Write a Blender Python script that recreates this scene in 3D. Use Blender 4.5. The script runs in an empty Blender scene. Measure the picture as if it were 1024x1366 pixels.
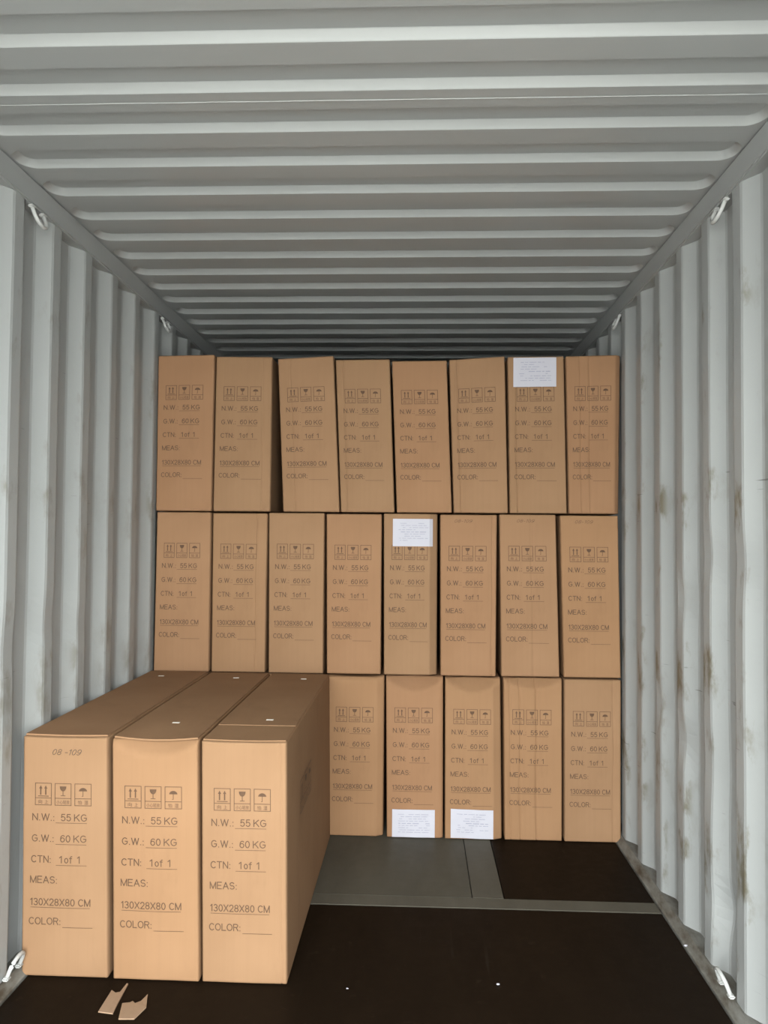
import bpy, bmesh, math, random
from mathutils import Vector, Matrix, noise

# ------------------------------------------------------------------ camera, world, exposure
scene = bpy.context.scene
COL = scene.collection
random.seed(4)

F_PX, IMG_W, IMG_H = 1059.42, 1024, 1366
YAW, PITCH, ROLL = (math.radians(a) for a in (2.4141, 1.8351, 0.4795))
CAM = Vector((0.1587, 0.0, 1.4712))
_fw = Vector((-math.sin(YAW) * math.cos(PITCH), math.cos(YAW) * math.cos(PITCH), math.sin(PITCH)))
_r = Vector((math.cos(YAW), math.sin(YAW), 0))
_u = _r.cross(_fw)
R_AX = _r * math.cos(ROLL) + _u * math.sin(ROLL)
U_AX = -_r * math.sin(ROLL) + _u * math.cos(ROLL)
cd = bpy.data.cameras.new('camera')
cam = bpy.data.objects.new('camera', cd)
COL.objects.link(cam)
cd.sensor_fit = 'VERTICAL'
cd.sensor_height = 36
cd.sensor_width = 36 * IMG_W / IMG_H
cd.lens = 36 * F_PX / IMG_H
cd.clip_start = 0.02
m = Matrix((R_AX, U_AX, -_fw)).transposed().to_4x4()
m.translation = CAM
cam.matrix_world = m
scene.camera = cam

world = bpy.data.worlds.new('overcast_sky')
scene.world = world
world.use_nodes = True
bg = world.node_tree.nodes['Background']
bg.inputs['Color'].default_value = (0.95, 1.0, 1.0, 1)
bg.inputs['Strength'].default_value = 1.0

scene.view_settings.view_transform = 'Standard'
scene.view_settings.look = 'None'
scene.view_settings.gamma = 1
scene.view_settings.use_curve_mapping = False
scene.view_settings.exposure = 4.47
scene.cycles.use_denoising = True
scene.cycles.max_bounces = 12
scene.cycles.diffuse_bounces = 8

W = 1.1638            # half width between the inner flats of the side walls
ROOF = 2.6878          # underside of the roof sheet
RAIL = 2.5964          # lower edge of the top side rail
DOOR_Y = -0.3         # open door end, just behind the camera
END_Y = 11.73
DF, DB = 2.6377, 3.941

# the open door end lets the sky in: a portal guides the sampling, it gives off no light of its own
pl = bpy.data.lights.new('door_opening_offscreen', 'AREA')
pl.shape = 'RECTANGLE'; pl.size = 2 * W + 0.04; pl.size_y = 2.64
pl.cycles.is_portal = True
po = bpy.data.objects.new('door_opening_offscreen', pl)
po.location = (0, DOOR_Y - 0.02, 1.34)
po.rotation_euler = (math.radians(90), 0, 0)
COL.objects.link(po)


# ------------------------------------------------------------------ helpers
def ray(u, v):
    return _fw + R_AX * ((u - 512) / F_PX) + U_AX * ((683 - v) / F_PX)

def at_y(u, v, y):
    d = ray(u, v); return CAM + d * ((y - CAM.y) / d.y)

def at_z(u, v, z):
    d = ray(u, v); return CAM + d * ((z - CAM.z) / d.z)

def at_x(u, v, x):
    d = ray(u, v); return CAM + d * ((x - CAM.x) / d.x)

def mesh_obj(name, verts, faces, mat, parent=None, smooth=False):
    me = bpy.data.meshes.new(name)
    me.from_pydata([tuple(p) for p in verts], [], faces)
    me.materials.append(mat)
    if smooth:
        me.polygons.foreach_set('use_smooth', [True] * len(me.polygons))
    me.update()
    o = bpy.data.objects.new(name, me)
    COL.objects.link(o)
    if parent is not None:
        o.parent = parent
    return o

def tag(o, label=None, cat=None, group=None, kind=None):
    if label: o['label'] = label
    if cat: o['category'] = cat
    if group: o['group'] = group
    if kind: o['kind'] = kind
    return o

def empty(name, loc):
    o = bpy.data.objects.new(name, None)
    o.location = loc
    o.empty_display_size = 0.1
    COL.objects.link(o)
    return o

def box_geo(x0, x1, y0, y1, z0, z1):
    v = [(x, y, z) for x in (x0, x1) for y in (y0, y1) for z in (z0, z1)]
    f = [(0, 1, 3, 2), (4, 6, 7, 5), (0, 4, 5, 1), (2, 3, 7, 6), (0, 2, 6, 4), (1, 5, 7, 3)]
    return v, f

def bevel_box(name, x0, x1, y0, y1, z0, z1, mat, parent=None, b=0.004):
    bm = bmesh.new()
    v, f = box_geo(x0, x1, y0, y1, z0, z1)
    vs = [bm.verts.new(p) for p in v]
    for q in f: bm.faces.new([vs[i] for i in q])
    bmesh.ops.recalc_face_normals(bm, faces=bm.faces)
    bmesh.ops.bevel(bm, geom=list(bm.edges), offset=b, segments=2, affect='EDGES')
    me = bpy.data.meshes.new(name); bm.to_mesh(me); bm.free()
    me.materials.append(mat)
    o = bpy.data.objects.new(name, me); COL.objects.link(o)
    if parent is not None: o.parent = parent
    return o

def tube_geo(pts, r, n=10, closed=False):
    """tube along a list of points"""
    V, Fc = [], []
    k = len(pts)
    ref = Vector((0.3, 0.5, 0.81)).normalized()
    for i, p in enumerate(pts):
        a = pts[max(i - 1, 0)]; b = pts[min(i + 1, k - 1)]
        t = (Vector(b) - Vector(a)).normalized()
        e1 = t.cross(ref).normalized(); e2 = t.cross(e1).normalized()
        for j in range(n):
            an = 2 * math.pi * j / n
            V.append(Vector(p) + e1 * (r * math.cos(an)) + e2 * (r * math.sin(an)))
    for i in range(k - 1):
        for j in range(n):
            Fc.append((i * n + j, i * n + (j + 1) % n, (i + 1) * n + (j + 1) % n, (i + 1) * n + j))
    Fc.append(tuple(range(n - 1, -1, -1)))
    Fc.append(tuple(range((k - 1) * n, k * n)))
    return V, Fc


# ------------------------------------------------------------------ materials
class NT:
    def __init__(self, name):
        self.m = bpy.data.materials.new(name); self.m.use_nodes = True
        self.t = self.m.node_tree; self.b = self.t.nodes['Principled BSDF']
    def n(self, typ, **kw):
        o = self.t.nodes.new(typ)
        for k, v in kw.items():
            if k.startswith('i_'):
                key = k[2:]
                o.inputs[int(key) if key.isdigit() else key.replace('_', ' ')].default_value = v
            else: setattr(o, k, v)
        return o
    def l(self, a, b): self.t.links.new(a, b)
    def ramp(self, src, stops):
        r = self.n('ShaderNodeValToRGB')
        el = r.color_ramp.elements
        while len(el) < len(stops): el.new(0.5)
        for e, (p, c) in zip(el, stops):
            e.position = p; e.color = c if len(c) == 4 else (*c, 1)
        self.l(src, r.inputs['Fac']); return r.outputs['Color']
    def mix(self, fac, a, b, mode='MIX'):
        x = self.n('ShaderNodeMix', data_type='RGBA', blend_type=mode)
        for val, idx in ((fac, 0), (a, 6), (b, 7)):
            if hasattr(val, 'is_linked') or hasattr(val, 'links'): self.l(val, x.inputs[idx])
            else: x.inputs[idx].default_value = val if idx == 0 else (*val, 1) if len(val) == 3 else val
        return x.outputs[2]
    def math(self, op, a, b=0.0):
        x = self.n('ShaderNodeMath', operation=op)
        for val, idx in ((a, 0), (b, 1)):
            if hasattr(val, 'links'): self.l(val, x.inputs[idx])
            else: x.inputs[idx].default_value = val
        return x.outputs[0]
    def coord(self, kind='Object', scale=(1, 1, 1)):
        tc = self.n('ShaderNodeTexCoord'); mp = self.n('ShaderNodeMapping')
        mp.inputs['Scale'].default_value = scale
        self.l(tc.outputs[kind], mp.inputs['Vector']); return mp.outputs['Vector']
    def noise(self, vec, scale, detail=4, rough=0.55):
        x = self.n('ShaderNodeTexNoise', i_Scale=scale, i_Detail=detail, i_Roughness=rough)
        self.l(vec, x.inputs['Vector']); return x.outputs['Fac']
    def bump(self, h, strength, dist=0.002):
        x = self.n('ShaderNodeBump', i_Strength=strength, i_Distance=dist)
        self.l(h, x.inputs['Height']); self.l(x.outputs['Normal'], self.b.inputs['Normal'])

def paint_mat(name, base, dirt, rough=0.42):
    """grey marine paint with grime patches and scuffs that have shapes of their own"""
    k = NT(name)
    c = k.coord('Object')
    soft = k.noise(c, 1.7, 3)
    col = k.mix(soft, tuple(x * 0.93 for x in base), tuple(min(1, x * 1.05) for x in base))
    if dirt > 0:
        # stains in two rub heights, where cargo has scraped the ribs
        sx = k.n('ShaderNodeSeparateXYZ'); k.l(c, sx.inputs[0])
        z = sx.outputs['Z']
        b1 = k.math('SUBTRACT', 1.0, k.math('MULTIPLY', k.math('ABSOLUTE', k.math('SUBTRACT', z, 1.62)), 5.5))
        b2 = k.math('SUBTRACT', 1.0, k.math('MULTIPLY', k.math('ABSOLUTE', k.math('SUBTRACT', z, 0.92)), 4.0))
        b3 = k.math('SUBTRACT', 1.0, k.math('MULTIPLY', k.math('ABSOLUTE', k.math('SUBTRACT', z, 0.45)), 4.0))
        band = k.math('MAXIMUM', k.math('MAXIMUM', b1, b2), b3)
        band = k.math('MAXIMUM', band, 0.0)
        c2 = k.coord('Object', (6, 6, 3.2))
        n2 = k.noise(c2, 1.9, 5, 0.62)
        st = k.ramp(k.math('ADD', n2, k.math('MULTIPLY', band, 0.14)), [(0.60, (0, 0, 0)), (0.74, (1, 1, 1))])
        # cargo rubs the crests of the ribs, hardly the hollows
        crest = k.n('ShaderNodeMapRange'); crest.inputs[1].default_value = W + 0.006; crest.inputs[2].default_value = W + 0.022
        crest.inputs[3].default_value = 1.0; crest.inputs[4].default_value = 0.22
        k.l(k.math('ABSOLUTE', sx.outputs['X']), crest.inputs[0])
        st = k.math('MULTIPLY', st, crest.outputs[0])
        col = k.mix(k.math('MULTIPLY', st, dirt), col, (0.1140, 0.0988, 0.0646))
        c3 = k.coord('Object', (3, 3, 34))
        n3 = k.noise(c3, 1.3, 3)
        sc = k.ramp(k.math('ADD', n3, k.math('MULTIPLY', band, 0.05)), [(0.735, (0, 0, 0)), (0.765, (1, 1, 1))])
        col = k.mix(k.math('MULTIPLY', sc, dirt * 0.7), col, (0.04, 0.035, 0.03))
    k.l(col, k.b.inputs['Base Color'])
    k.b.inputs['Roughness'].default_value = rough
    fine = k.noise(c, 55, 3)
    k.bump(fine, 0.12, 0.0015)
    return k.m

M_WALL = paint_mat('grey_wall_paint', (0.280, 0.286, 0.279), 0.5)
M_WALL2 = paint_mat('grimy_grey_wall_paint', (0.280, 0.286, 0.279), 0.95)
M_ROOF = paint_mat('grey_roof_paint', (0.280, 0.286, 0.279), 0.0, 0.36)
M_RAIL = paint_mat('grey_rail_paint', (0.280, 0.286, 0.279), 0.0, 0.5)
M_RING = paint_mat('pale_ring_paint', (0.3952, 0.3952, 0.3800), 0.0, 0.4)

def rail_bottom_mat():
    k = NT('scraped_bottom_rail')
    c = k.coord('Object', (8, 3, 8)); n = k.noise(c, 2.2, 5, 0.65)
    col = k.ramp(n, [(0.34, (0.05, 0.038, 0.026)), (0.5, (0.1216, 0.1178, 0.1026)), (0.7, (0.1900, 0.1900, 0.1748))])
    k.l(col, k.b.inputs['Base Color']); k.b.inputs['Roughness'].default_value = 0.6
    return k.m
M_BRAIL = rail_bottom_mat()

def cardboard(name, base, sidewear=0.5):
    k = NT(name)
    info = k.n('ShaderNodeObjectInfo'); rnd = info.outputs['Random']
    c = k.coord('Object')
    big = k.noise(c, 2.6, 3)
    col = k.mix(k.ramp(big, [(0.3, (0, 0, 0)), (0.7, (1, 1, 1))]), tuple(x * f for x, f in zip(base, (0.93, 0.91, 0.88))),
                tuple(x * f for x, f in zip(base, (1.05, 1.05, 1.04))))
    # each carton a slightly different kraft, some pinker
    tint = k.ramp(rnd, [(0.0, (1.0, 0.95, 0.93)), (0.35, (1.0, 1.0, 1.0)), (0.7, (0.95, 0.97, 0.97)), (1.0, (1.03, 1.0, 0.95))])
    col = k.mix(1.0, col, tint, 'MULTIPLY')
    # flutes showing through as faint vertical streaks
    c2 = k.coord('Object', (60, 60, 1.2)); fl = k.noise(c2, 1.0, 2)
    col = k.mix(k.math('MULTIPLY', k.ramp(fl, [(0.45, (0, 0, 0)), (0.75, (1, 1, 1))]), 0.10), col, tuple(x * 0.72 for x in base))
    # grubby smears
    c3 = k.coord('Object', (7, 7, 2.4)); sm = k.noise(c3, 1.0, 5, 0.6)
    col = k.mix(k.math('MULTIPLY', k.ramp(sm, [(0.58, (0, 0, 0)), (0.8, (1, 1, 1))]), 0.30), col, tuple(x * 0.55 for x in base))
    k.l(col, k.b.inputs['Base Color'])
    k.b.inputs['Roughness'].default_value = 0.85
    k.b.inputs['Specular IOR Level'].default_value = 0.08
    k.bump(fl, 0.25, 0.0012)
    return k.m

M_CARD = cardboard('kraft_cardboard', (0.258, 0.149, 0.083))
M_LINER = cardboard('torn_cardboard_liner', (0.2736, 0.1824, 0.1216))

def plain(name, colr, rough=0.7, nscale=30, amt=0.12):
    k = NT(name)
    c = k.coord('Object'); n = k.noise(c, nscale, 3)
    k.l(k.mix(n, tuple(x * (1 - amt) for x in colr), tuple(min(1, x * (1 + amt)) for x in colr)), k.b.inputs['Base Color'])
    k.b.inputs['Roughness'].default_value = rough
    return k.m

M_INK = plain('brown_printing_ink', (0.0798, 0.0395, 0.0167), 0.8, 70, 0.35)
M_PEN = plain('marker_pen_ink', (0.0608, 0.0342, 0.0152), 0.7, 70, 0.3)
M_PAPER = plain('white_paper', (0.4104, 0.3990, 0.4408), 0.7, 12, 0.03)
M_GREYPRINT = plain('pale_grey_print', (0.2812, 0.2812, 0.3344), 0.8, 90, 0.25)
M_STAPLE = plain('bright_staple_metal', (0.75, 0.72, 0.65), 0.35, 40, 0.1)
M_TAPE = plain('brown_packing_tape', (0.34, 0.19, 0.09), 0.25, 8, 0.1)

def floor_mat(name, dark, mid, rough, scr):
    k = NT(name)
    c = k.coord('Object', (3.5, 0.8, 1)); n = k.noise(c, 2.4, 6, 0.62)
    col = k.mix(n, dark, mid)
    c2 = k.coord('Object', (9, 9, 1)); n2 = k.noise(c2, 2.0, 6, 0.7)
    col = k.mix(k.math('MULTIPLY', k.ramp(n2, [(0.60, (0, 0, 0)), (0.75, (1, 1, 1))]), scr), col, (0.07, 0.048, 0.032))
    c3 = k.coord('Object', (40, 2.2, 1)); n3 = k.noise(c3, 1.0, 3)
    col = k.mix(k.math('MULTIPLY', k.ramp(n3, [(0.66, (0, 0, 0)), (0.75, (1, 1, 1))]), scr * 0.6), col, (0.05, 0.042, 0.033))
    k.l(col, k.b.inputs['Base Color'])
    k.l(k.math('ADD', k.math('MULTIPLY', n2, 0.3), rough - 0.15), k.b.inputs['Roughness'])
    k.b.inputs['Specular IOR Level'].default_value = 0.05
    k.bump(n2, 0.2, 0.002)
    return k.m
M_FLOOR = floor_mat('dark_plywood_floor', (0.006, 0.0035, 0.002), (0.013, 0.008, 0.0045), 0.55, 0.25)
M_FLOORG = floor_mat('worn_grey_floor_sheet', (0.0570, 0.0517, 0.0395), (0.0988, 0.0912, 0.0722), 0.5, 0.15)
M_FLOORS = floor_mat('scuffed_steel_floor_strip', (0.0608, 0.0547, 0.0426), (0.1140, 0.1049, 0.0836), 0.5, 0.2)
M_GROUND = plain('pale_concrete_yard', (0.42, 0.41, 0.39), 0.9, 1.5, 0.12)


# ------------------------------------------------------------------ the container shell
PW, PHL, PHR = 0.2786, 2.5091, 2.5026       # wall corrugation pitch, inner edge of the door-facing slope
DEPTH = 0.040
SEG = [(-0.062, 1), (0.0, 0), (0.068, 0), (0.136, 1)]   # offset from phase, 1 = recessed outer flat

def wall(name, side, phase, dents):
    prof = []
    n0 = math.floor((DOOR_Y - phase) / PW) - 1
    n1 = math.ceil((END_Y - phase) / PW) + 1
    for n in range(n0, n1):
        for off, d in SEG:
            y = phase + n * PW + off
            if DOOR_Y <= y <= END_Y: prof.append((y, d * DEPTH))
    prof = [(DOOR_Y, prof[0][1])] + prof + [(END_Y, prof[-1][1])]
    # small bend radius at every fold: two points per fold
    fine = [prof[0]]
    for a, b, c in zip(prof, prof[1:], prof[2:]):
        for q, w in ((a, 1), (c, 1)):
            L = math.hypot(q[0] - b[0], q[1] - b[1])
            t = min(0.45, 0.006 / max(L, 1e-6))
            fine.append((b[0] + (q[0] - b[0]) * t, b[1] + (q[1] - b[1]) * t))
    fine.append(prof[-1])
    NZ = 72
    V, Fc = [], []
    for (y, d) in fine:
        for j in range(NZ + 1):
            z = 0.020 + (RAIL + 0.03 - 0.020) * j / NZ
            dd = d + 0.0018 * noise.noise((y * 2.1, z * 2.3, side * 7.0)) 
            yy = y + 0.0030 * noise.noise((y * 1.3 + 9, z * 1.9, side * 3.0))
            for (dy, dz, amp, sg) in dents:
                g = math.exp(-((y - dy) ** 2 + (z - dz) ** 2 * 0.6) / (sg * sg))
                dd += amp * g
                yy += 0.5 * amp * g
            edge = min(1, min(j, NZ - j) / 4)
            dd = d + (dd - d) * edge
            V.append((side * (W + max(dd, 0.0)), yy, z))
    m_ = NZ + 1
    for i in range(len(fine) - 1):
        for j in range(NZ):
            q = (i * m_ + j, i * m_ + j + 1, (i + 1) * m_ + j + 1, (i + 1) * m_ + j)
            Fc.append(q if side > 0 else q[::-1])
    o = mesh_obj(name, V, Fc, M_WALL if side < 0 else M_WALL2)
    return tag(o, kind='structure')

wall('wall_left', -1, PHL, [(2.55, 1.10, 0.010, 0.07), (2.83, 1.16, 0.009, 0.06), (3.10, 1.12, 0.007, 0.05)])
wall('wall_right', 1, PHR, [(2.72, 0.235, 0.020, 0.06), (2.80, 1.42, 0.010, 0.06), (3.05, 1.25, 0.012, 0.06), (3.07, 0.72, 0.014, 0.06),
                            (3.33, 0.80, 0.010, 0.06), (2.53, 1.40, 0.010, 0.07), (2.78, 0.70, 0.008, 0.09)])

# roof sheet with pressed ribs: rounded-end recesses pressed upwards
PC, PHC = 0.2151, 1.8989
RD = 0.024
def roof():
    """every rib is a recess with rounded ends, pressed upwards out of the flat sheet"""
    HW, XE, R, SL = 0.054, W - 0.016, 0.046, 0.0165      # half width in y, half length in x, end radius, width of the slope
    def loop(off):
        """rounded rectangle round the rib centre, grown by off"""
        hx, hy, r = XE + off, HW + off, R + off
        pts = []
        for cx, cy, a0 in ((hx - r, hy - r, 0), (-(hx - r), hy - r, 90), (-(hx - r), -(hy - r), 180), (hx - r, -(hy - r), 270)):
            for i in range(9):
                an = math.radians(a0 + 90 * i / 8)
                pts.append((cx + r * math.cos(an), cy + r * math.sin(an)))
        return pts
    lo, li = loop(SL / 2), loop(-SL / 2)
    lm1, lm2 = loop(SL / 2 - 0.003), loop(-SL / 2 + 0.003)
    n = len(lo)
    V, Fc, smooth = [], [], []
    X, Y = W + 0.06, PC / 2
    rect = []
    for (x, y) in lo:                                    # where the flat sheet round a rib ends
        kx = abs(x) > XE - R + 1e-6
        if kx:
            dx, dy = abs(x) - (XE - R), abs(y) - (HW - R)
            rect.append((math.copysign(X, x), y) if dx >= dy else (x, math.copysign(Y, y)))
        else: rect.append((x, math.copysign(Y, y)))
    n0 = math.floor((DOOR_Y - PHC) / PC); n1 = math.ceil((END_Y - PHC) / PC)
    for k in range(n0, n1 + 1):
        yc = PHC + k * PC - HW
        if yc - Y < DOOR_Y or yc + Y > END_Y: continue
        def put(loop_, z, wob=True):
            b0 = len(V)
            for x, y in loop_:
                V.append((x, yc + y, ROOF + z))
            return b0
        def band(p, q, sm):
            for i in range(n):
                j = (i + 1) % n
                Fc.append((p + i, q + i, q + j, p + j)); smooth.append(sm)
        # flat sheet
        r0 = put(rect, 0); r1 = put(lo, 0); band(r0, r1, False)
        # the sheet's four corners
        for sx in (-1, 1):
            for sy in (-1, 1):
                idx = [i for i, (x, y) in enumerate(rect) if x * sx > 0 and y * sy > 0]
                ey = max((i for i in idx if abs(abs(rect[i][1]) - Y) < 1e-6), key=lambda i: abs(rect[i][0]))
                ex = max((i for i in idx if abs(abs(rect[i][0]) - X) < 1e-6), key=lambda i: abs(rect[i][1]))
                V.append((sx * X, yc + sy * Y, ROOF)); c = len(V) - 1
                Fc.append((r0 + ex, c, r0 + ey)); smooth.append(False)
        # slope with a small radius at lip and root
        p = [put(lo, 0), put(lm1, 0.0022), put(lm2, RD - 0.0022), put(li, RD)]
        for u_, w_ in zip(p, p[1:]): band(u_, w_, True)
        # the raised flat
        q = put(li, RD)
        Fc.append(tuple(q + i for i in range(n))); smooth.append(False)
    o = mesh_obj('ceiling', V, Fc, M_ROOF)
    bm = bmesh.new(); bm.from_mesh(o.data)
    for fc, sm in zip(bm.faces, smooth): fc.smooth = sm
    for fc in bm.faces:
        if fc.normal.z > 0: fc.normal_flip()
    bm.to_mesh(o.data); bm.free()
    tag(o, kind='structure')
    # unseen backing added above the sheet against light leaks; gives the roof thickness
    v, f = box_geo(-(W + 0.065), W + 0.065, DOOR_Y, END_Y, ROOF + RD + 0.004, ROOF + RD + 0.012)
    mesh_obj('roof_backing', v, f, M_RAIL, o)
    # weld bead where two roof sheets lap
    ys = at_z(512, 133, ROOF).y
    V2, F2 = tube_geo([Vector((-W + 0.02 + (2 * W - 0.04) * i / 24, ys + 0.0015 * noise.noise((i * 0.7, 1, 2)), ROOF)) for i in range(25)], 0.0017, 6)
    mesh_obj('weld_bead', V2, F2, M_ROOF, o, smooth=True)
roof()

# top side rails (square tube, the roof is welded on top), bottom rails, door frame, front end wall
for i, s in enumerate((-1, 1)):
    a, b = sorted((s * (W - 0.008), s * (W + 0.07)))
    tag(bevel_box(f'trim_{i + 1}', a, b, DOOR_Y, END_Y, RAIL, ROOF - 0.004, M_RAIL, b=0.006), kind='structure')
for i, s in enumerate((-1, 1)):
    # steel angle along the floor edge: upstand plus ledge under the wall sheet
    x0, x1 = W - 0.030, W + 0.09
    prof = [(x0, -0.03), (x0, 0.006), (x0 + 0.006, 0.010), (W - 0.006, 0.034), (x1, 0.036), (x1, -0.03)]
    V = [(s * x, y, z) for y in (DOOR_Y, END_Y) for x, z in prof]
    n = len(prof)
    Fc = [(j, (j + 1) % n, n + (j + 1) % n, n + j) for j in range(n)] + [tuple(range(n)), tuple(range(2 * n - 1, n - 1, -1))]
    tag(mesh_obj(f'trim_{i + 3}', V, Fc, M_BRAIL), kind='structure')
for i, s in enumerate((-1, 1)):
    a, b = sorted((s * (W - 0.01), s * (W + 0.14)))
    tag(bevel_box(f'trim_{i + 5}', a, b, DOOR_Y - 0.16, DOOR_Y - 0.001, -0.15, ROOF + 0.12, M_RAIL, b=0.01), kind='structure')
tag(bevel_box('trim_7', -(W - 0.012), W - 0.012, DOOR_Y - 0.16, DOOR_Y - 0.001, ROOF - 0.06, ROOF + 0.12, M_RAIL, b=0.01), kind='structure')
v, f = box_geo(-(W + 0.06), W + 0.06, END_Y + 0.001, END_Y + 0.05, -0.02, ROOF + 0.03)
tag(mesh_obj('wall_back', v, f, M_WALL), kind='structure')

# floor: steel underframe with plywood sheets, a worn grey sheet and steel joint strips on it
v, f = box_geo(-(W - 0.032), W - 0.032, DOOR_Y, END_Y, -0.12, -0.024)
floor = tag(mesh_obj('floor', v, f, M_RAIL), kind='structure')
ya = at_z(669, 1213, 0).y; yb = at_z(669, 1199, 0).y           # cross strip near and far edge
xg0 = at_z(672, 1197, 0).x; xs0 = at_z(624, 1160, 0).x
FX = W - 0.0335
def sheet(name, x0, x1, y0, y1, mat, z=0.0):
    return bevel_box(name, x0, x1, y0, y1, -0.0235, z, mat, floor, b=0.002)
g = 0.0015
sheet('plywood_sheet', -FX, FX, DOOR_Y + 0.002, ya - g, M_FLOOR)
sheet('joint_strip', -FX, FX, ya + g, yb - g, M_FLOORS, 0.001)
sheet('plywood_sheet', xg0 + g, FX, yb + g, 6.4, M_FLOOR)
sheet('grey_floor_sheet', -FX, xs0 - g, yb + g, 6.4, M_FLOORG)
sheet('joint_strip', xs0 + g, xg0 - g, yb + g, 6.4, M_FLOORS, 0.0005)
sheet('plywood_sheet', -FX, FX, 6.4 + g, END_Y - 0.002, M_FLOOR)

# the yard outside the open doors
v, f = box_geo(-30, 30, -45, DOOR_Y - 0.3, -1.35, -1.25)
tag(mesh_obj('ground', v, f, M_GROUND), kind='structure')


# ------------------------------------------------------------------ lashing rings
def ring(px, py, side, top, label):
    """bent rod welded by both ends to the rail, hanging below the roof rail or standing on the floor rail"""
    z = RAIL - 0.001 if top else 0.036
    x = side * (W - 0.002) if top else side * (W - 0.012)
    p = at_x(px, py, x)
    base = empty('lashing_ring', (x, p.y, z))
    half, drop = 0.040, 0.058
    dz = -1 if top else 1
    pts = []
    for i in range(21):
        a = math.pi * i / 20
        h = max(0.0, math.sin(a)) ** 0.75
        pts.append(Vector((-side * 0.022 * h, -half * (1 + 0.25 * math.sin(a)) * math.cos(a), dz * (0.004 + drop * h))))
    V, Fc = tube_geo(pts, 0.0068)
    mesh_obj('ring_rod', V, Fc, M_RING, base, smooth=True)
    for s in (-1, 1):
        bevel_box('weld_pad', -0.010, 0.010, s * half - 0.013, s * half + 0.013, min(0, dz * 0.012), max(0, dz * 0.012), M_RING, base, 0.004)
    tag(base, label, 'lashing ring', 'lashing rings on the container rails')
ring(50, 279, -1, True, 'pale steel lashing ring under the roof rail above the three forward cartons')
ring(220, 426, -1, True, 'small pale lashing ring under the roof rail beside the end carton of the top tier')
ring(961, 272, 1, True, 'pale steel lashing ring under the roof rail of the grimy bare wall')
ring(823.5, 425, 1, True, 'small pale lashing ring on roof rail beyond the stack, by the bare wall')
ring(968, 1328, 1, False, 'pale steel lashing ring on the floor rail of the bare wall')
ring(17, 1302, -1, False, 'pale lashing ring on the floor rail beside the handwritten forward carton')


# ------------------------------------------------------------------ printed carton marks (2-D template in metres, y down from the top edge)
def _arc(cx, cy, rx, ry, a0, a1, n=9):
    return [(cx + rx * math.cos(math.radians(a0 + (a1 - a0) * i / n)), cy + ry * math.sin(math.radians(a0 + (a1 - a0) * i / n))) for i in range(n + 1)]
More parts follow.
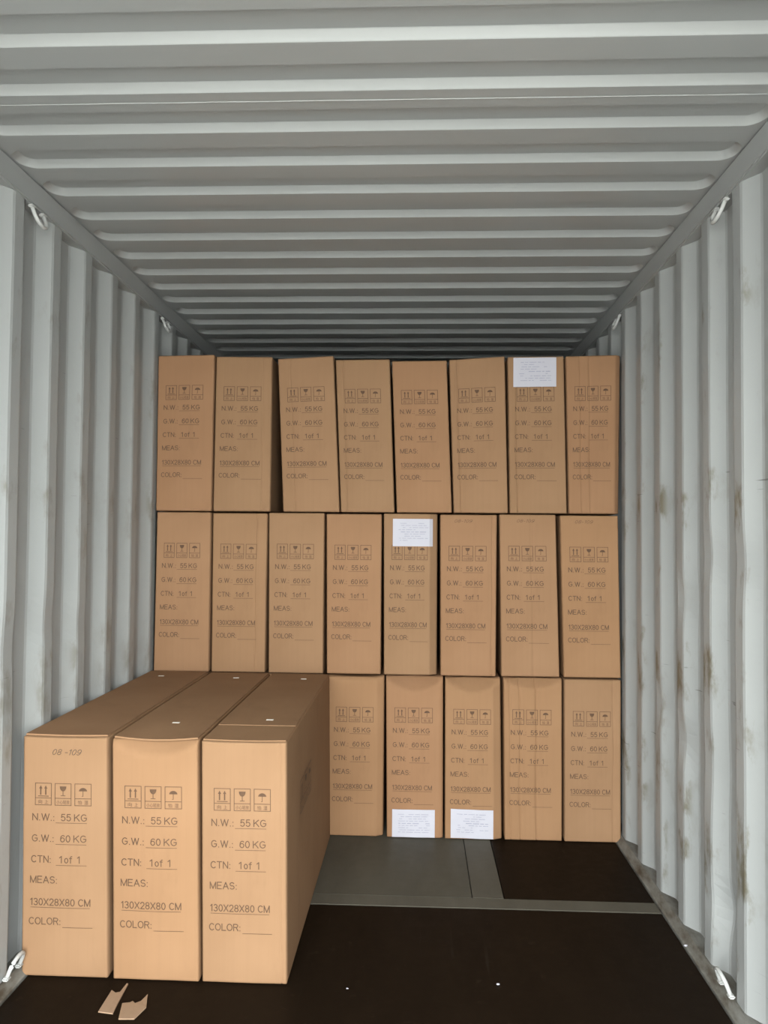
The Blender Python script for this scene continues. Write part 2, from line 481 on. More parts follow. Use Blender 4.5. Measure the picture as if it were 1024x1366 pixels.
# single-stroke block letters: width, strokes in a unit cap height
GLYPH = {
 'N': (0.60, [[(0, 0), (0, 1)], [(0, 1), (0.60, 0)], [(0.60, 0), (0.60, 1)]]),
 'W': (0.92, [[(0, 1), (0.23, 0)], [(0.23, 0), (0.46, 1)], [(0.46, 1), (0.69, 0)], [(0.69, 0), (0.92, 1)]]),
 'G': (0.66, [_arc(0.34, 0.5, 0.34, 0.5, 48, 330, 14), [(0.63, 0.24), (0.63, 0.48)], [(0.36, 0.48), (0.66, 0.48)]]),
 'C': (0.62, [_arc(0.34, 0.5, 0.34, 0.5, 46, 314, 14)]),
 'T': (0.60, [[(0, 1), (0.60, 1)], [(0.30, 0), (0.30, 1)]]),
 'M': (0.74, [[(0, 0), (0, 1)], [(0, 1), (0.37, 0)], [(0.37, 0), (0.74, 1)], [(0.74, 1), (0.74, 0)]]),
 'E': (0.54, [[(0, 0), (0, 1)], [(0, 1), (0.54, 1)], [(0, 0.52), (0.48, 0.52)], [(0, 0), (0.54, 0)]]),
 'A': (0.68, [[(0, 0), (0.34, 1)], [(0.34, 1), (0.68, 0)], [(0.12, 0.34), (0.56, 0.34)]]),
 'S': (0.56, [_arc(0.28, 0.74, 0.27, 0.26, 30, 250, 9) + _arc(0.28, 0.26, 0.28, 0.26, 80, -150, 9)]),
 'O': (0.70, [_arc(0.35, 0.5, 0.35, 0.5, 0, 360, 18)]),
 'L': (0.50, [[(0, 1), (0, 0)], [(0, 0), (0.50, 0)]]),
 'R': (0.60, [[(0, 0), (0, 1)], [(0, 1), (0.34, 1)] + _arc(0.34, 0.76, 0.24, 0.24, 90, -90, 8)[1:] + [(0, 0.52)], [(0.34, 0.52), (0.60, 0)]]),
 'K': (0.60, [[(0, 0), (0, 1)], [(0.58, 1), (0, 0.38)], [(0.20, 0.60), (0.60, 0)]]),
 'X': (0.60, [[(0, 0), (0.60, 1)], [(0, 1), (0.60, 0)]]),
 'o': (0.44, [_arc(0.22, 0.36, 0.22, 0.36, 0, 360, 14)]),
 'f': (0.34, [[(0.34, 1.0), (0.24, 1.0), (0.15, 0.90), (0.15, 0)], [(0, 0.70), (0.32, 0.70)]]),
 '0': (0.50, [_arc(0.25, 0.5, 0.25, 0.5, 0, 360, 16)]),
 '1': (0.26, [[(0.20, 0), (0.20, 1)], [(0.20, 1), (0.0, 0.78)]]),
 '2': (0.50, [_arc(0.25, 0.73, 0.25, 0.27, 170, -30, 9) + [(0, 0)], [(0, 0), (0.52, 0)]]),
 '3': (0.50, [_arc(0.24, 0.75, 0.23, 0.25, 150, -90, 9), _arc(0.24, 0.26, 0.26, 0.26, 90, -150, 9)]),
 '5': (0.50, [[(0.46, 1), (0.08, 1)], [(0.08, 1), (0.03, 0.50)], _arc(0.24, 0.32, 0.26, 0.32, 140, -150, 11)]),
 '6': (0.50, [_arc(0.25, 0.32, 0.25, 0.32, 0, 360, 14), [(0.0, 0.34)] + _arc(0.30, 0.52, 0.29, 0.48, 175, 50, 8)]),
 '8': (0.50, [_arc(0.25, 0.76, 0.22, 0.24, 0, 360, 13), _arc(0.25, 0.26, 0.25, 0.26, 0, 360, 13)]),
 '9': (0.50, [_arc(0.25, 0.68, 0.25, 0.32, 0, 360, 14), [(0.5, 0.66)] + _arc(0.20, 0.48, 0.29, 0.48, -5, -130, 8)]),
 '.': (0.10, [[(0.05, 0.0), (0.05, 0.03)]]),
 ':': (0.10, [[(0.05, 0.0), (0.05, 0.03)], [(0.05, 0.58), (0.05, 0.61)]]),
 '-': (0.34, [[(0, 0.42), (0.34, 0.42)]]),
 ' ': (0.16, []),
}
def text_geo(body, x0, x1, base, cap, th=0.125, shear=0.0, **_):
    """block lettering fitted between x0 and x1, as thin ribbons"""
    if any(ch not in GLYPH for ch in body): return cjk_geo(body, x0, x1, base, cap)
    gap = 0.22
    total = sum(GLYPH[ch][0] for ch in body) + gap * (len(body) - 1)
    sx = (x1 - x0) / total
    V, Fc = [], []
    h = th * cap / 2
    x = 0.0
    for ch in body:
        w, strokes = GLYPH[ch]
        for st in strokes:
            P = [((x + a + shear * b) * sx + x0, base - h - b * (cap - 2 * h)) for a, b in st]
            k = len(P); n0 = len(V); closed = k > 3 and math.dist(P[0], P[-1]) < 1e-6
            for i in range(k):
                pa = P[i - 1] if i else (P[-2] if closed else P[0])
                pb = P[i + 1] if i < k - 1 else (P[1] if closed else P[-1])
                tx, ty = pb[0] - pa[0], pb[1] - pa[1]
                L = math.hypot(tx, ty) or 1
                tx, ty = tx / L, ty / L
                e = 0.0 if closed or 0 < i < k - 1 else (h * 0.8 if i else -h * 0.8)
                cx, cy = P[i][0] + tx * e, P[i][1] + ty * e
                V += [(cx - ty * h, cy + tx * h), (cx + ty * h, cy - tx * h)]
            for i in range(k - 1): Fc.append((n0 + 2 * i, n0 + 2 * i + 2, n0 + 2 * i + 3, n0 + 2 * i + 1))
        x += w + gap
    return V, Fc

def cjk_geo(body, x0, x1, base, cap):
    cu = bpy.data.curves.new('t', 'FONT'); cu.body = body; cu.size = 1; cu.resolution_u = 2
    o = bpy.data.objects.new('t', cu)
    COL.objects.link(o)
    bpy.context.view_layer.update()
    me = bpy.data.meshes.new_from_object(o.evaluated_get(bpy.context.evaluated_depsgraph_get()))
    vs = [(q.co.x, q.co.y) for q in me.vertices]
    fs = [tuple(p.vertices) for p in me.polygons]
    bpy.data.objects.remove(o); bpy.data.curves.remove(cu); bpy.data.meshes.remove(me)
    if not vs: return [], []
    lx = min(a for a, _ in vs); hx = max(a for a, _ in vs)
    ly = min(b for _, b in vs); hy = max(b for _, b in vs)
    sx = (x1 - x0) / (hx - lx); sy = cap / (hy - ly)
    return [(x0 + (a - lx) * sx, base - (b - ly) * sy) for a, b in vs], fs

class Print:
    def __init__(self): self.v, self.f = [], []
    def add(self, vs, fs):
        n = len(self.v); self.v += vs; self.f += [tuple(i + n for i in q) for q in fs]
    def text(self, *a, **k): self.add(*text_geo(*a, **k))
    def rect(self, x0, x1, y0, y1):
        k = max(1, int((x1 - x0) / 0.012)); j = max(1, int((y1 - y0) / 0.012))
        if k >= j: v = [(x0 + (x1 - x0) * i / k, y) for i in range(k + 1) for y in (y0, y1)]
        else: k = j; v = [(x, y0 + (y1 - y0) * i / k) for i in range(k + 1) for x in (x1, x0)]
        self.add(v, [(2 * i, 2 * i + 1, 2 * i + 3, 2 * i + 2) for i in range(k)])
    def frame(self, x0, x1, y0, y1, w):
        self.rect(x0, x1, y0, y0 + w); self.rect(x0, x1, y1 - w, y1)
        self.rect(x0, x0 + w, y0 + w, y1 - w); self.rect(x1 - w, x1, y0 + w, y1 - w)
    def poly(self, pts): self.add(list(pts), [tuple(range(len(pts)))])

def handling_icons(P, x=0.042, y=0.157, sc=1.0):
    w = 0.0021 * sc
    def X(a): return x + a * sc
    def Y(a): return y + a * sc
    for k, caption in enumerate(('\u5411\u4e0a', '\u5c0f\u5fc3\u8f7b\u653e', '\u6015\u6e7f')):
        a = k * 0.0665
        P.frame(X(a), X(a + 0.056), Y(0), Y(0.075), w)
        P.rect(X(a), X(a + 0.056), Y(0.0495), Y(0.0495) + w)
        if k == 1: P.text(caption, X(a + 0.006), X(a + 0.050), Y(0.070), 0.0135 * sc, bold=0.0)
        else:
            P.text(caption[0], X(a + 0.011), X(a + 0.024), Y(0.070), 0.0135 * sc, bold=0.0)
            P.text(caption[1], X(a + 0.032), X(a + 0.045), Y(0.070), 0.0135 * sc, bold=0.0)
    for c in (0.019, 0.036):                                     # two arrows, this way up
        P.poly([(X(c), Y(0.008)), (X(c - 0.0055), Y(0.019)), (X(c + 0.0055), Y(0.019))])
        P.rect(X(c - 0.0022), X(c + 0.0022), Y(0.019), Y(0.040))
    P.rect(X(0.010), X(0.046), Y(0.043), Y(0.0455))
    c = 0.0665 + 0.028                                           # fragile glass
    P.poly([(X(c - 0.011), Y(0.010))] + [(X(c + 0.011 * math.cos(t)), Y(0.012 + 0.015 * math.sin(t))) for t in [math.pi - i * math.pi / 8 for i in range(9)]] + [(X(c + 0.011), Y(0.010))])
    P.rect(X(c - 0.0012), X(c + 0.0012), Y(0.026), Y(0.041)); P.rect(X(c - 0.008), X(c + 0.008), Y(0.0405), Y(0.0425))
    c = 0.133 + 0.028                                            # umbrella, keep dry
    P.poly([(X(c + 0.0135 * math.cos(t)), Y(0.0255 - 0.0115 * math.sin(t))) for t in [i * math.pi / 10 for i in range(11)]])
    P.rect(X(c - 0.001), X(c + 0.001), Y(0.0255), Y(0.043)); P.rect(X(c - 0.004), X(c - 0.001), Y(0.0415), Y(0.043))

TPL = Print()
handling_icons(TPL)
CAP = 0.0245
def row(y, lead, lx, val, ul):
    TPL.text(lead, lx[0], lx[1], y, CAP)
    for t, a, b in val: TPL.text(t, a, b, y, CAP)
    if ul: TPL.rect(ul[0], ul[1], ul[2], ul[2] + 0.0016)
row(0.284, 'N.W.:', (0.035, 0.107), [('55', 0.131, 0.162), ('KG', 0.175, 0.215)], (0.112, 0.216, 0.2895))
row(0.355, 'G.W.:', (0.034, 0.105), [('60', 0.129, 0.160), ('KG', 0.173, 0.213)], (0.112, 0.214, 0.3615))
row(0.425, 'CTN:', (0.032, 0.096), [('1', 0.126, 0.134), ('of', 0.143, 0.167), ('1', 0.185, 0.193)], (0.114, 0.215, 0.4315))
row(0.4935, 'MEAS:', (0.029, 0.1175), [], None)
row(0.568, '130X28X80 CM', (0.030, 0.226), [], (0.030, 0.226, 0.5735))
row(0.632, 'COLOR:', (0.026, 0.129), [], (0.136, 0.2345, 0.6385))
PEN_TPL = Print(); PEN_TPL.text('08 -109', 0.098, 0.192, 0.062, 0.020, shear=0.30, th=0.11)
PEN_FAINT = Print(); PEN_FAINT.text('08-109', 0.07, 0.155, 0.040, 0.016, shear=0.3, th=0.09)
SIDE_TPL = Print(); handling_icons(SIDE_TPL, 0.0, 0.0, 1.6)


# ------------------------------------------------------------------ cartons
class Carton:
    """a carton from its four front corners (pixels), standing in the plane y"""
    def __init__(s, q, y, z0, z1, label, depth=1.30, group=None, creases=(), band=None, lid=0.0, bulge=0.004, seed=0, grid_top=1,
                 sag=0.0, dz=(0, 0), pr=True, lean=0.0):
        (tl, tr, br, bl) = q
        # x from the photograph's corners, heights from the tier the carton stands in
        s.c = {(0, 1): Vector((at_y(*tl, y).x, y, z1 + dz[0])), (1, 1): Vector((at_y(*tr, y).x, y, z1 + dz[1])),
               (1, 0): Vector((at_y(*br, y).x, y, z0)), (0, 0): Vector((at_y(*bl, y).x, y, z0))}
        for q_ in s.c.values(): q_.x = min(max(q_.x, -(W - 0.004)), W - 0.004)
        s.y, s.depth, s.creases, s.band, s.lid, s.bulge, s.seed, s.sag, s.lean = y, depth, creases, band, lid, bulge, seed, sag, lean
        s.w = (s.c[1, 1] - s.c[0, 1]).length; s.h = z1 - z0
        s.gtop = grid_top
        bx = (s.c[0, 0].x + s.c[1, 0].x) / 2
        s.root = empty('cardboard_carton', (bx, y + depth / 2, z0))
        s.off = Vector((bx, y + depth / 2, z0))
        s.body()
        if pr:
            s.decal('printed_markings', TPL, M_INK)
        tag(s.root, label, 'carton', group)
    def bil(s, a, b):
        return (s.c[0, 0] * (1 - a) + s.c[1, 0] * a) * (1 - b) + (s.c[0, 1] * (1 - a) + s.c[1, 1] * a) * b
    def disp(s, a, b):
        """push of the front face towards the back (m)"""
        d = -s.bulge * math.sin(math.pi * min(max(a, 0), 1)) * math.sin(math.pi * min(max(b, 0), 1)) ** 0.7
        d += 0.0022 * noise.noise((a * 2.2 + s.seed * 3.1, b * 4.0, s.seed))
        for (cpos, cd_) in s.creases:
            d += cd_ * max(0, 1 - abs(a - cpos - 0.006 * math.sin(b * 9 + s.seed)) / 0.014)
        if s.band and a > s.band[0]: d += s.band[1] * (a - s.band[0]) / (1 - s.band[0])
        if s.lid:
            curve = 0.012 + s.lid * max(0, math.sin(math.pi * min(max(a * 0.96 + 0.02, 0), 1))) ** 0.9
            over = (b - (1 - curve)) * s.h
            if over > 0: d += 0.95 * over
        return d
    def front(s, a, b, out=0.0):
        p = s.bil(a, b)
        return Vector((p.x, p.y + s.disp(a, b) - out + s.lean * b, p.z))
    def body(s):
        A = [0, 0.012, 0.03] + [0.09 + 0.0456 * i for i in range(19)] + [0.97, 0.988, 1]
        for cpos, _ in s.creases: A += [cpos - 0.014, cpos - 0.007, cpos, cpos + 0.007, cpos + 0.014]
        if s.band: A += [s.band[0]]
        A = sorted(set(round(x, 5) for x in A))
        B = [0, 0.004, 0.012] + [0.04 * i for i in range(1, 23)] + [0.9, 0.915, 0.93, 0.945, 0.96, 0.975, 0.988, 0.996, 1]
        B = sorted(set(round(x, 5) for x in B))
        C = [0, 0.004, 0.02, 0.1, 0.25, 0.4, 0.55, 0.7, 0.85, 0.98, 0.996, 1]
        V, idx, Fc = [], {}, []
        na, nb, nc = len(A) - 1, len(B) - 1, len(C) - 1
        def vert(i, j, k):
            if (i, j, k) in idx: return idx[i, j, k]
            a, b, c = A[i], B[j], C[k]
            p = s.bil(a, b)
            y = s.y + c * s.depth + s.disp(a, b) * (1 - c) ** 6 + s.lean * b
            x, z = p.x, p.z
            # rounded edges: an edge or corner vertex is drawn in a little
            ea, eb, ec = i in (0, na), j in (0, nb), k in (0, nc)
            r = 0.0022
            if ea + eb + ec >= 2:
                if ea: x += r if i == 0 else -r
                if eb: z += r if j == 0 else -r
                if ec: y += r if k == 0 else -r
            if j == nb:
                z -= s.sag * math.sin(math.pi * a) * (1 - c) ** 2
                if s.gtop: z += 0.004 * math.sin(math.pi * a) * math.sin(math.pi * c)
                if s.lid: z -= 0.010 * math.sin(math.pi * a) * (1 - c) ** 8
            if i == na or i == 0:      # long sides are never quite flat
                sgn = 1 if i == 0 else -1
                x += sgn * 0.0025 * (1 + noise.noise((b * 3, c * 3, s.seed + i))) * math.sin(math.pi * c) * math.sin(math.pi * b)
            V.append((x - s.off.x, y - s.off.y, z - s.off.z)); idx[i, j, k] = len(V) - 1
            return idx[i, j, k]
        for i in range(na):
            for j in range(nb):
                Fc.append((vert(i, j, 0), vert(i + 1, j, 0), vert(i + 1, j + 1, 0), vert(i, j + 1, 0)))
                Fc.append((vert(i, j, nc), vert(i, j + 1, nc), vert(i + 1, j + 1, nc), vert(i + 1, j, nc)))
            for k in range(nc):
                Fc.append((vert(i, 0, k), vert(i, 0, k + 1), vert(i + 1, 0, k + 1), vert(i + 1, 0, k)))
                Fc.append((vert(i, nb, k), vert(i + 1, nb, k), vert(i + 1, nb, k + 1), vert(i, nb, k + 1)))
        for j in range(nb):
            for k in range(nc):
                Fc.append((vert(0, j, k), vert(0, j + 1, k), vert(0, j + 1, k + 1), vert(0, j, k + 1)))
                Fc.append((vert(na, j, k), vert(na, j, k + 1), vert(na, j + 1, k + 1), vert(na, j + 1, k)))
        s.box = mesh_obj('box_body', V, Fc, M_CARD, s.root, smooth=True)
    def decal(s, name, P, mat, dx=0, dy=0, out=0.0014, parent=None):
        V = []
        for x, y in P.v:
            q = s.front((x + dx) / 0.283, 1 - (y + dy) / 0.806, out)
            V.append(q - s.off)
        o = mesh_obj(name, V, P.f, mat, parent or s.root)
        return o
    def paper(s, u0, v0, u1, v1, dv=0.0):
        """white sheet taped on the face, given by its pixel rectangle"""
        a, b = at_y(u0, v0, s.y), at_y(u1, v1, s.y)
        w, h = b.x - a.x, a.z - b.z
        def st(x, z):
            tb = (z - s.c[0, 0].z) / (s.c[0, 1].z - s.c[0, 0].z)
            xl = s.c[0, 0].x * (1 - tb) + s.c[0, 1].x * tb; xr = s.c[1, 0].x * (1 - tb) + s.c[1, 1].x * tb
            return (x - xl) / (xr - xl), tb
        N, Mz = 12, 8
        V, Fc = [], []
        for lay, out in enumerate((0.0032, 0.0022)):
            for j in range(Mz + 1):
                for i in range(N + 1):
                    x = a.x + w * i / N; z = a.z - h * j / Mz + dv * i / N
                    s_, t_ = st(x, z)
                    V.append(s.front(min(max(s_, 0.01), 0.99), min(max(t_, 0.005), 0.992), out + 0.0008 * math.sin(i * 0.9 + j)) - s.off)
        n = N + 1; K = n * (Mz + 1)
        for j in range(Mz):
            for i in range(N):
                q = (j * n + i, (j + 1) * n + i, (j + 1) * n + i + 1, j * n + i + 1)
                Fc.append(q); Fc.append(tuple(K + t for t in q[::-1]))
        rim = [i for i in range(N + 1)] + [j * n + N for j in range(1, Mz + 1)] + [Mz * n + i for i in range(N - 1, -1, -1)] + [j * n for j in range(Mz - 1, 0, -1)]
        for p, q in zip(rim, rim[1:] + rim[:1]): Fc.append((p, q, K + q, K + p))
        o = mesh_obj('paper_sheet', V, Fc, M_PAPER, s.root)
        o['label'] = 'white printed paper sheet'
        # rows of pale illegible print
        rnd = random.Random(s.seed * 7 + 1)
        PV, PF = [], []
        def stroke(x0, x1, zt, th):
            k = max(1, int((x1 - x0) / 0.02)); b0 = len(PV)
            for i in range(k + 1):
                for z in (zt, zt - th):
                    xx = x0 + (x1 - x0) * i / k
                    s_, t_ = st(a.x + xx * w / 0.21, a.z - (0.148 - z) * h / 0.148 + dv * xx / 0.21)
                    PV.append(s.front(min(max(s_, 0.01), 0.99), min(max(t_, 0.005), 0.992), 0.0050) - s.off)
            for i in range(k): PF.append((b0 + 2 * i, b0 + 2 * i + 1, b0 + 2 * i + 3, b0 + 2 * i + 2))
        z = 0.125
        for r_ in range(9):
            x = 0.028 + rnd.random() * 0.015
            while x < 0.17:
                L = 0.008 + rnd.random() * 0.028
                if rnd.random() < 0.72: stroke(x, min(x + L, 0.185), z, 0.0028 if r_ != 4 else 0.004)
                x += L + 0.006
            z -= 0.0115
        tag(mesh_obj('sheet_print', PV, PF, M_GREYPRINT, o), kind='stuff')
        return o
    def top_patch(s, a0, a1, c0, c1, th, name, mat, lift=0.0):
        """thin piece lying on the carton's top; a across the width, c along the depth (m from the front face)"""
        V = []
        N, Kc = 6, 10
        for lay in (0, 1):
            for k in range(Kc + 1):
                for i in range(N + 1):
                    a = a0 + (a1 - a0) * i / N; cm = c0 + (c1 - c0) * k / Kc; c = cm / s.depth
                    p = s.bil(a, 1)
                    cc = min(max(c, 0), 1)
                    z = p.z - s.sag * math.sin(math.pi * a) * (1 - cc) ** 2 + 0.004 * math.sin(math.pi * a) * math.sin(math.pi * cc)
                    if s.lid: z -= 0.010 * math.sin(math.pi * a) * (1 - cc) ** 8
                    z += 0.0004 + lift + (th if lay == 0 else 0)
                    V.append(Vector((p.x, s.y + cm + s.lean, z)) - s.off)
        n = N + 1; K = n * (Kc + 1); Fc = []
        for k in range(Kc):
            for i in range(N):
                q = (k * n + i, k * n + i + 1, (k + 1) * n + i + 1, (k + 1) * n + i)
                Fc.append(q); Fc.append(tuple(K + t for t in q[::-1]))
        rim = [i for i in range(N + 1)] + [j * n + N for j in range(1, Kc + 1)] + [Kc * n + i for i in range(N - 1, -1, -1)] + [j * n for j in range(Kc - 1, 0, -1)]
        for p, q in zip(rim, rim[1:] + rim[:1]): Fc.append((q, p, K + p, K + q))
        return mesh_obj(name, V, Fc, mat, s.root)

Z1, Z2, Z3 = 0.0, 0.794, 1.596     # where the three tiers stand
G3, G2, G1, GF = ('cartons of the top tier', 'cartons of the middle tier', 'cartons of the bottom tier', 'three cartons standing forward')

# top tier
def ztop(v, u, y): return at_y(u, v, y).z
T = [  # tl, tr, br, bl, label, options
 ((211, 474.5), (286, 473), (281.5, 683), (207.7, 682), 'top-tier kraft carton against the wall that the three forward cartons stand along', dict(bulge=0.006)),
 ((288.5, 475.5), (363, 476), (360, 685), (284, 684), 'upright top-tier kraft carton beside the black gap, next to the end carton', dict(creases=[(0.84, 0.002)])),
 ((370.5, 478.7), (444.6, 474.5), (452.6, 685.6), (377.5, 685.6), 'top-tier kraft carton tilted over beside the black gap', dict(creases=[(0.22, 0.002)])),
 ((447.5, 480), (519.5, 479), (526, 688.5), (454.5, 688), 'top-tier kraft carton next to the tilted one, away from the black gap', dict(creases=[(0.13, 0.003)])),
 ((522.6, 481.6), (595.7, 480.6), (602.5, 689), (529, 689), 'lowest-topped top-tier kraft carton, second from the tilted carton', dict()),
 ((599, 480), (673, 475), (677.5, 687.5), (605, 688.4), 'creased top-tier kraft carton between the lowest-topped one and the sheet-bearing one', dict(creases=[(0.13, 0.004)])),
 ((677, 476), (751.7, 475), (756, 688), (680, 687.4), 'top-tier kraft carton with a white paper sheet at its top edge', dict(creases=[(0.13, 0.004)], bulge=0.002)),
 ((754.5, 475), (829, 473.3), (826, 688), (758.6, 688.4), 'top-tier kraft carton against the bare wall, past the sheet-bearing carton', dict(creases=[(0.25, 0.003), (0.42, 0.003)], band=(0.90, 0.022))),
]
boxes = {}
for i, (tl, tr, br, bl, lab, op) in enumerate(T):
    y = DB + (0.004, 0.0, 0.006, 0.012, 0.010, 0.006, 0.0, 0.004)[i]
    zt = (ztop(tl[1], tl[0], y) + ztop(tr[1], tr[0], y)) / 2
    dl = ztop(tl[1], tl[0], y) - zt
    boxes['B%d' % (i + 1)] = Carton((tl, tr, br, bl), y, Z3, zt, lab, group=G3, seed=i + 1, dz=(dl, -dl), **op)
# middle tier
T = [
 ((209.3, 687), (281, 687), (278, 899), (204.5, 899), 'middle-tier kraft carton against the wall, above the handwritten forward carton', dict(bulge=0.006)),
 ((284, 688), (356.6, 688), (353, 899), (281.5, 899), 'middle-tier kraft carton second from the wall the forward cartons stand along', dict(creases=[(0.80, 0.003)])),
 ((358.6, 688), (432.5, 688), (430.5, 899), (357.8, 899), 'middle-tier kraft carton third from the wall the forward cartons stand along', dict()),
 ((435.3, 689.7), (509, 691), (507.4, 901), (435.6, 899), 'middle-tier kraft carton next to the sheet-bearing one, on the forward cartons\' side', dict()),
 ((511.7, 691.6), (583.5, 690.6), (582.4, 902), (511.7, 902), 'middle-tier kraft carton with a white paper sheet at its top edge', dict(band=(0.86, 0.03), bulge=0.002)),
 ((587, 691.6), (662.7, 690.6), (661, 904), (587.4, 903), 'middle-tier kraft carton next to the sheet-bearing one, on the bare wall\'s side', dict(creases=[(0.92, 0.003)])),
 ((666, 691.6), (741, 691.6), (746.2, 905.8), (668.5, 905), 'scratched middle-tier kraft carton, second from the bare wall, above the creased bottom carton', dict(creases=[(0.55, 0.002)])),
 ((746.8, 691.6), (824, 690), (828, 906), (752, 905.8), 'middle-tier kraft carton against the bare wall, faint handwriting at top', dict()),
]
for i, (tl, tr, br, bl, lab, op) in enumerate(T):
    y = DB + (0.0, 0.004, 0.002, 0.006, 0.002, -0.004, 0.004, 0.0)[i]
    boxes['C%d' % (i + 1)] = Carton((tl, tr, br, bl), y, Z2, Z3 - 0.006 - 0.003 * (i % 2), lab, group=G2, seed=i + 11, **op)
# bottom tier: the first three stand unseen behind the forward cartons and carry the tier above
T = [
 ((205, 903), (277, 903), (277, 1115), (205, 1115), 'bottom-tier kraft carton hidden behind the handwritten forward carton', dict(pr=False)),
 ((281, 903), (353, 903), (353, 1115), (281, 1115), 'bottom-tier kraft carton hidden behind the middle forward carton', dict(pr=False)),
 ((357, 903), (430, 903), (430, 1115), (357, 1115), 'bottom-tier kraft carton hidden behind the forward carton with its long side exposed', dict(pr=False)),
 ((437, 902.6), (512.3, 903.4), (510.3, 1119), (436, 1117), 'bottom-tier kraft carton directly beside the long side of the forward cartons', dict(band=(0.87, 0.02), lid=0.02)),
 ((514.6, 906), (591, 906), (590.6, 1120), (515.6, 1119), 'bottom-tier kraft carton with a low white sheet, nearer the forward cartons', dict(lid=0.085, band=(0.93, 0.01))),
 ((593.6, 906), (667.7, 906), (669.6, 1121), (593.2, 1120), 'bottom-tier kraft carton with a low white sheet, nearer the bare wall', dict(lid=0.085, band=(0.86, 0.02))),
 ((671.4, 906.8), (749.4, 906.8), (749.4, 1121.8), (673, 1121), 'bottom-tier kraft carton with vertical creases, second from the bare wall', dict(creases=[(0.10, 0.003), (0.27, 0.004), (0.55, 0.005)], lid=0.06)),
 ((752.6, 906.8), (828, 906), (828, 1123), (752.8, 1122), 'bottom-tier kraft carton against the bare wall', dict(creases=[(0.86, 0.003)])),
]
for i, (tl, tr, br, bl, lab, op) in enumerate(T):
    y = DB + (0.02, 0.02, 0.02, 0.006, 0.002, 0.0, 0.004, 0.0)[i]
    boxes['D%d' % (i + 1)] = Carton((tl, tr, br, bl), y, Z1 + 0.0015, Z2 - 0.006 - 0.003 * (i % 2), lab, group=G1, seed=i + 21, **op)
# forward cartons
T = [
 ((30, 983), (143, 984), (143.5, 1309), (28, 1308), 'bright forward kraft carton with handwriting near its top edge, beside the wall', dict(bulge=0.003, sag=0.003)),
 ((149.5, 985), (263.5, 985), (265.3, 1310), (150.4, 1310), 'bright forward kraft carton with a crumpled top edge, middle of the three', dict(lid=0.062, bulge=0.004)),
 ((268.6, 985), (382, 985), (382.5, 1310), (269.4, 1310), 'bright forward kraft carton with its long dark side exposed to the floor', dict(bulge=0.004, sag=0.003, creases=[(0.93, 0.002)])),
]
for i, (tl, tr, br, bl, lab, op) in enumerate(T):
    y = DF + (0.004, 0.0, 0.0)[i]
    b = Carton((tl, tr, br, bl), y, 0.0015, 0.794 - 0.002 * i, lab, group=GF, seed=i + 31, depth=1.292, **op)
    boxes['F%d' % (i + 1)] = b

boxes['B7'].paper(684.5, 477.5, 741.5, 516.5)
boxes['C5'].paper(524, 692, 577, 729)
boxes['D5'].paper(523, 1079, 579.5, 1118.5)
boxes['D6'].paper(601, 1078.5, 657.5, 1118.5, -0.004)
boxes['F1'].decal('handwriting', PEN_TPL, M_PEN)
for k, dx in (('C6', 0.0), ('C7', 0.015), ('C8', 0.0)): boxes[k].decal('handwriting', PEN_FAINT, M_INK, dx)

# lids of the forward cartons: end flap, long flap, staples
for key, seam in (('F1', 0), ('F2', 0), ('F3', 0.21)):
    b = boxes[key]
    if seam: b.top_patch(0.012, 0.988, 0.012, seam - 0.002, 0.0035, 'end_flap', M_CARD)
    b.top_patch(0.010, 0.990, seam + 0.002 if seam else 0.014, b.depth - 0.012, 0.005, 'top_flap', M_CARD)
for key, u, v_ in (('F2', 235, 963), ('F3', 360, 959), ('F2', 315, 904), ('F3', 405, 905), ('F1', 215, 902)):
    b = boxes[key]
    p = at_z(u, v_, 0.80)
    a = (p.x - b.c[0, 1].x) / (b.c[1, 1].x - b.c[0, 1].x); c = p.y - b.y
    b.top_patch(a - 0.045, a + 0.045, c - 0.006, c + 0.006, 0.0012, 'staple', M_STAPLE, 0.0052)

# handling marks on the exposed long side of the third forward carton
b = boxes['F3']
V = []
for x, y in SIDE_TPL.v:
    t = 1 - (0.22 + y) / b.h
    cm = 0.30 + x
    p = b.bil(1, t)
    V.append(Vector((p.x + 0.0012, b.y + cm, p.z)) - b.off)
mesh_obj('side_markings', V, SIDE_TPL.f, M_INK, b.root)

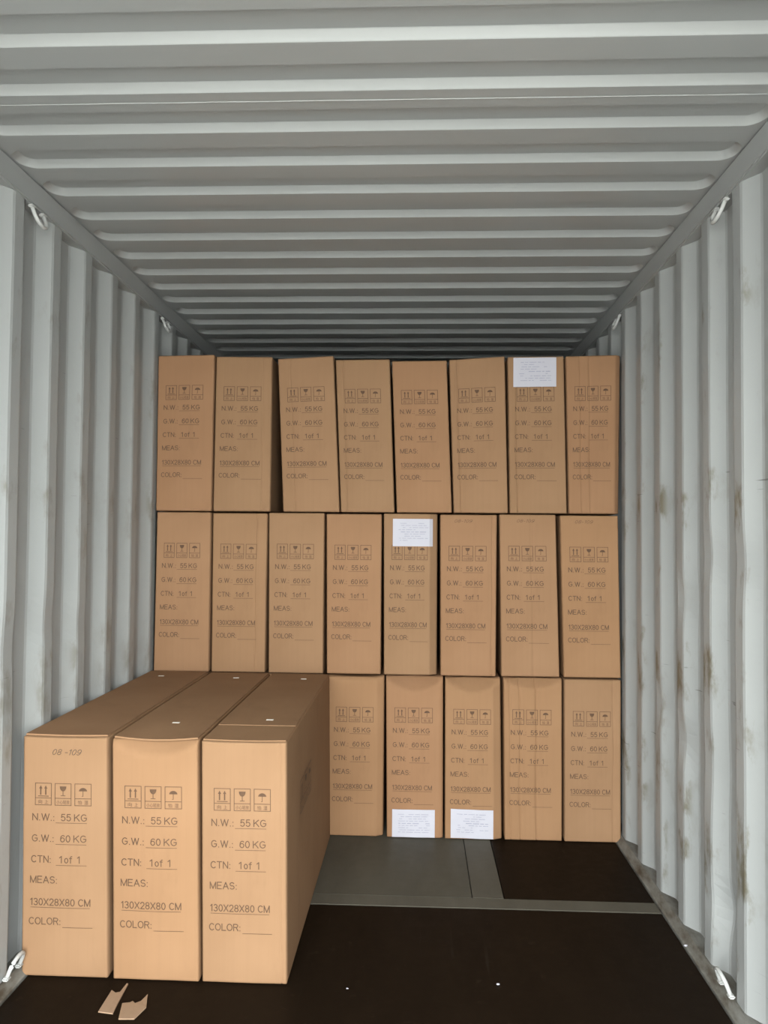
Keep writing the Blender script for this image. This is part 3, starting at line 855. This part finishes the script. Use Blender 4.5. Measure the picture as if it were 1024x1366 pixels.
# ------------------------------------------------------------------ torn cardboard scraps on the floor
def scrap(pts, label, th=0.004):
    """pts: (u, v, height above the floor)"""
    top = [at_z(u, v, z + th) for u, v, z in pts]
    cx = sum((p for p in top), Vector()) / len(top); cx.z = 0
    n = len(top)
    V = [p - cx for p in top] + [p - cx - Vector((0, 0, th)) for p in top]
    Fc = [tuple(range(n)), tuple(range(2 * n - 1, n - 1, -1))] + [(i, n + i, n + (i + 1) % n, (i + 1) % n) for i in range(n)]
    o = mesh_obj('cardboard_scrap', V, Fc, M_LINER)
    bm = bmesh.new(); bm.from_mesh(o.data); bmesh.ops.triangulate(bm, faces=[q for q in bm.faces if len(q.verts) > 4]); bmesh.ops.recalc_face_normals(bm, faces=bm.faces); bm.to_mesh(o.data); bm.free()
    o.location = cx
    tag(o, label, 'cardboard scrap', 'torn cardboard scraps on the dark floor')
scrap([(131, 1349, 0.001), (149, 1320.5, 0.003), (154, 1324, 0.003), (160, 1323, 0.003), (169, 1311.5, 0.004), (171, 1312, 0.004), (158, 1336, 0.002), (150.5, 1351.5, 0.001)],
      'narrow torn strip of cardboard with a thin tail on the dark floor')
scrap([(158, 1358.5, 0.001), (163, 1338, 0.002), (173, 1337, 0.002), (177, 1335, 0.002), (180, 1338, 0.002), (188, 1335, 0.002), (197, 1326, 0.006), (195, 1343, 0.004), (179, 1358.5, 0.001)],
      'wider folded piece of torn cardboard with a jagged edge on the floor')
# crumbs
for (u, v_, r) in ((664, 1313.5, 0.006), (914, 1262, 0.007), (463, 1319, 0.004)):
    z = 0.0012 if u < 900 else 0.012
    p = at_z(u, v_, z)
    bm = bmesh.new(); bmesh.ops.create_icosphere(bm, subdivisions=1, radius=r)
    for q in bm.verts: q.co = Vector((q.co.x * (1 + 0.5 * noise.noise(q.co * 200 + p)), q.co.y * 0.8, max(q.co.z * 0.5, -r * 0.3) + r * 0.3))
    me = bpy.data.meshes.new('paper_crumb'); bm.to_mesh(me); bm.free(); me.materials.append(M_PAPER)
    o = bpy.data.objects.new('paper_crumb', me); o.location = p; COL.objects.link(o)
    tag(o, {664: 'small white crumb of paper out on the open dark floor', 914: 'white crumb of paper on the floor rail of the bare wall', 463: 'tiniest pale crumb, on the dark floor beside the forward carton with exposed side'}[u], 'crumb', 'tiny pale crumbs on the floor')
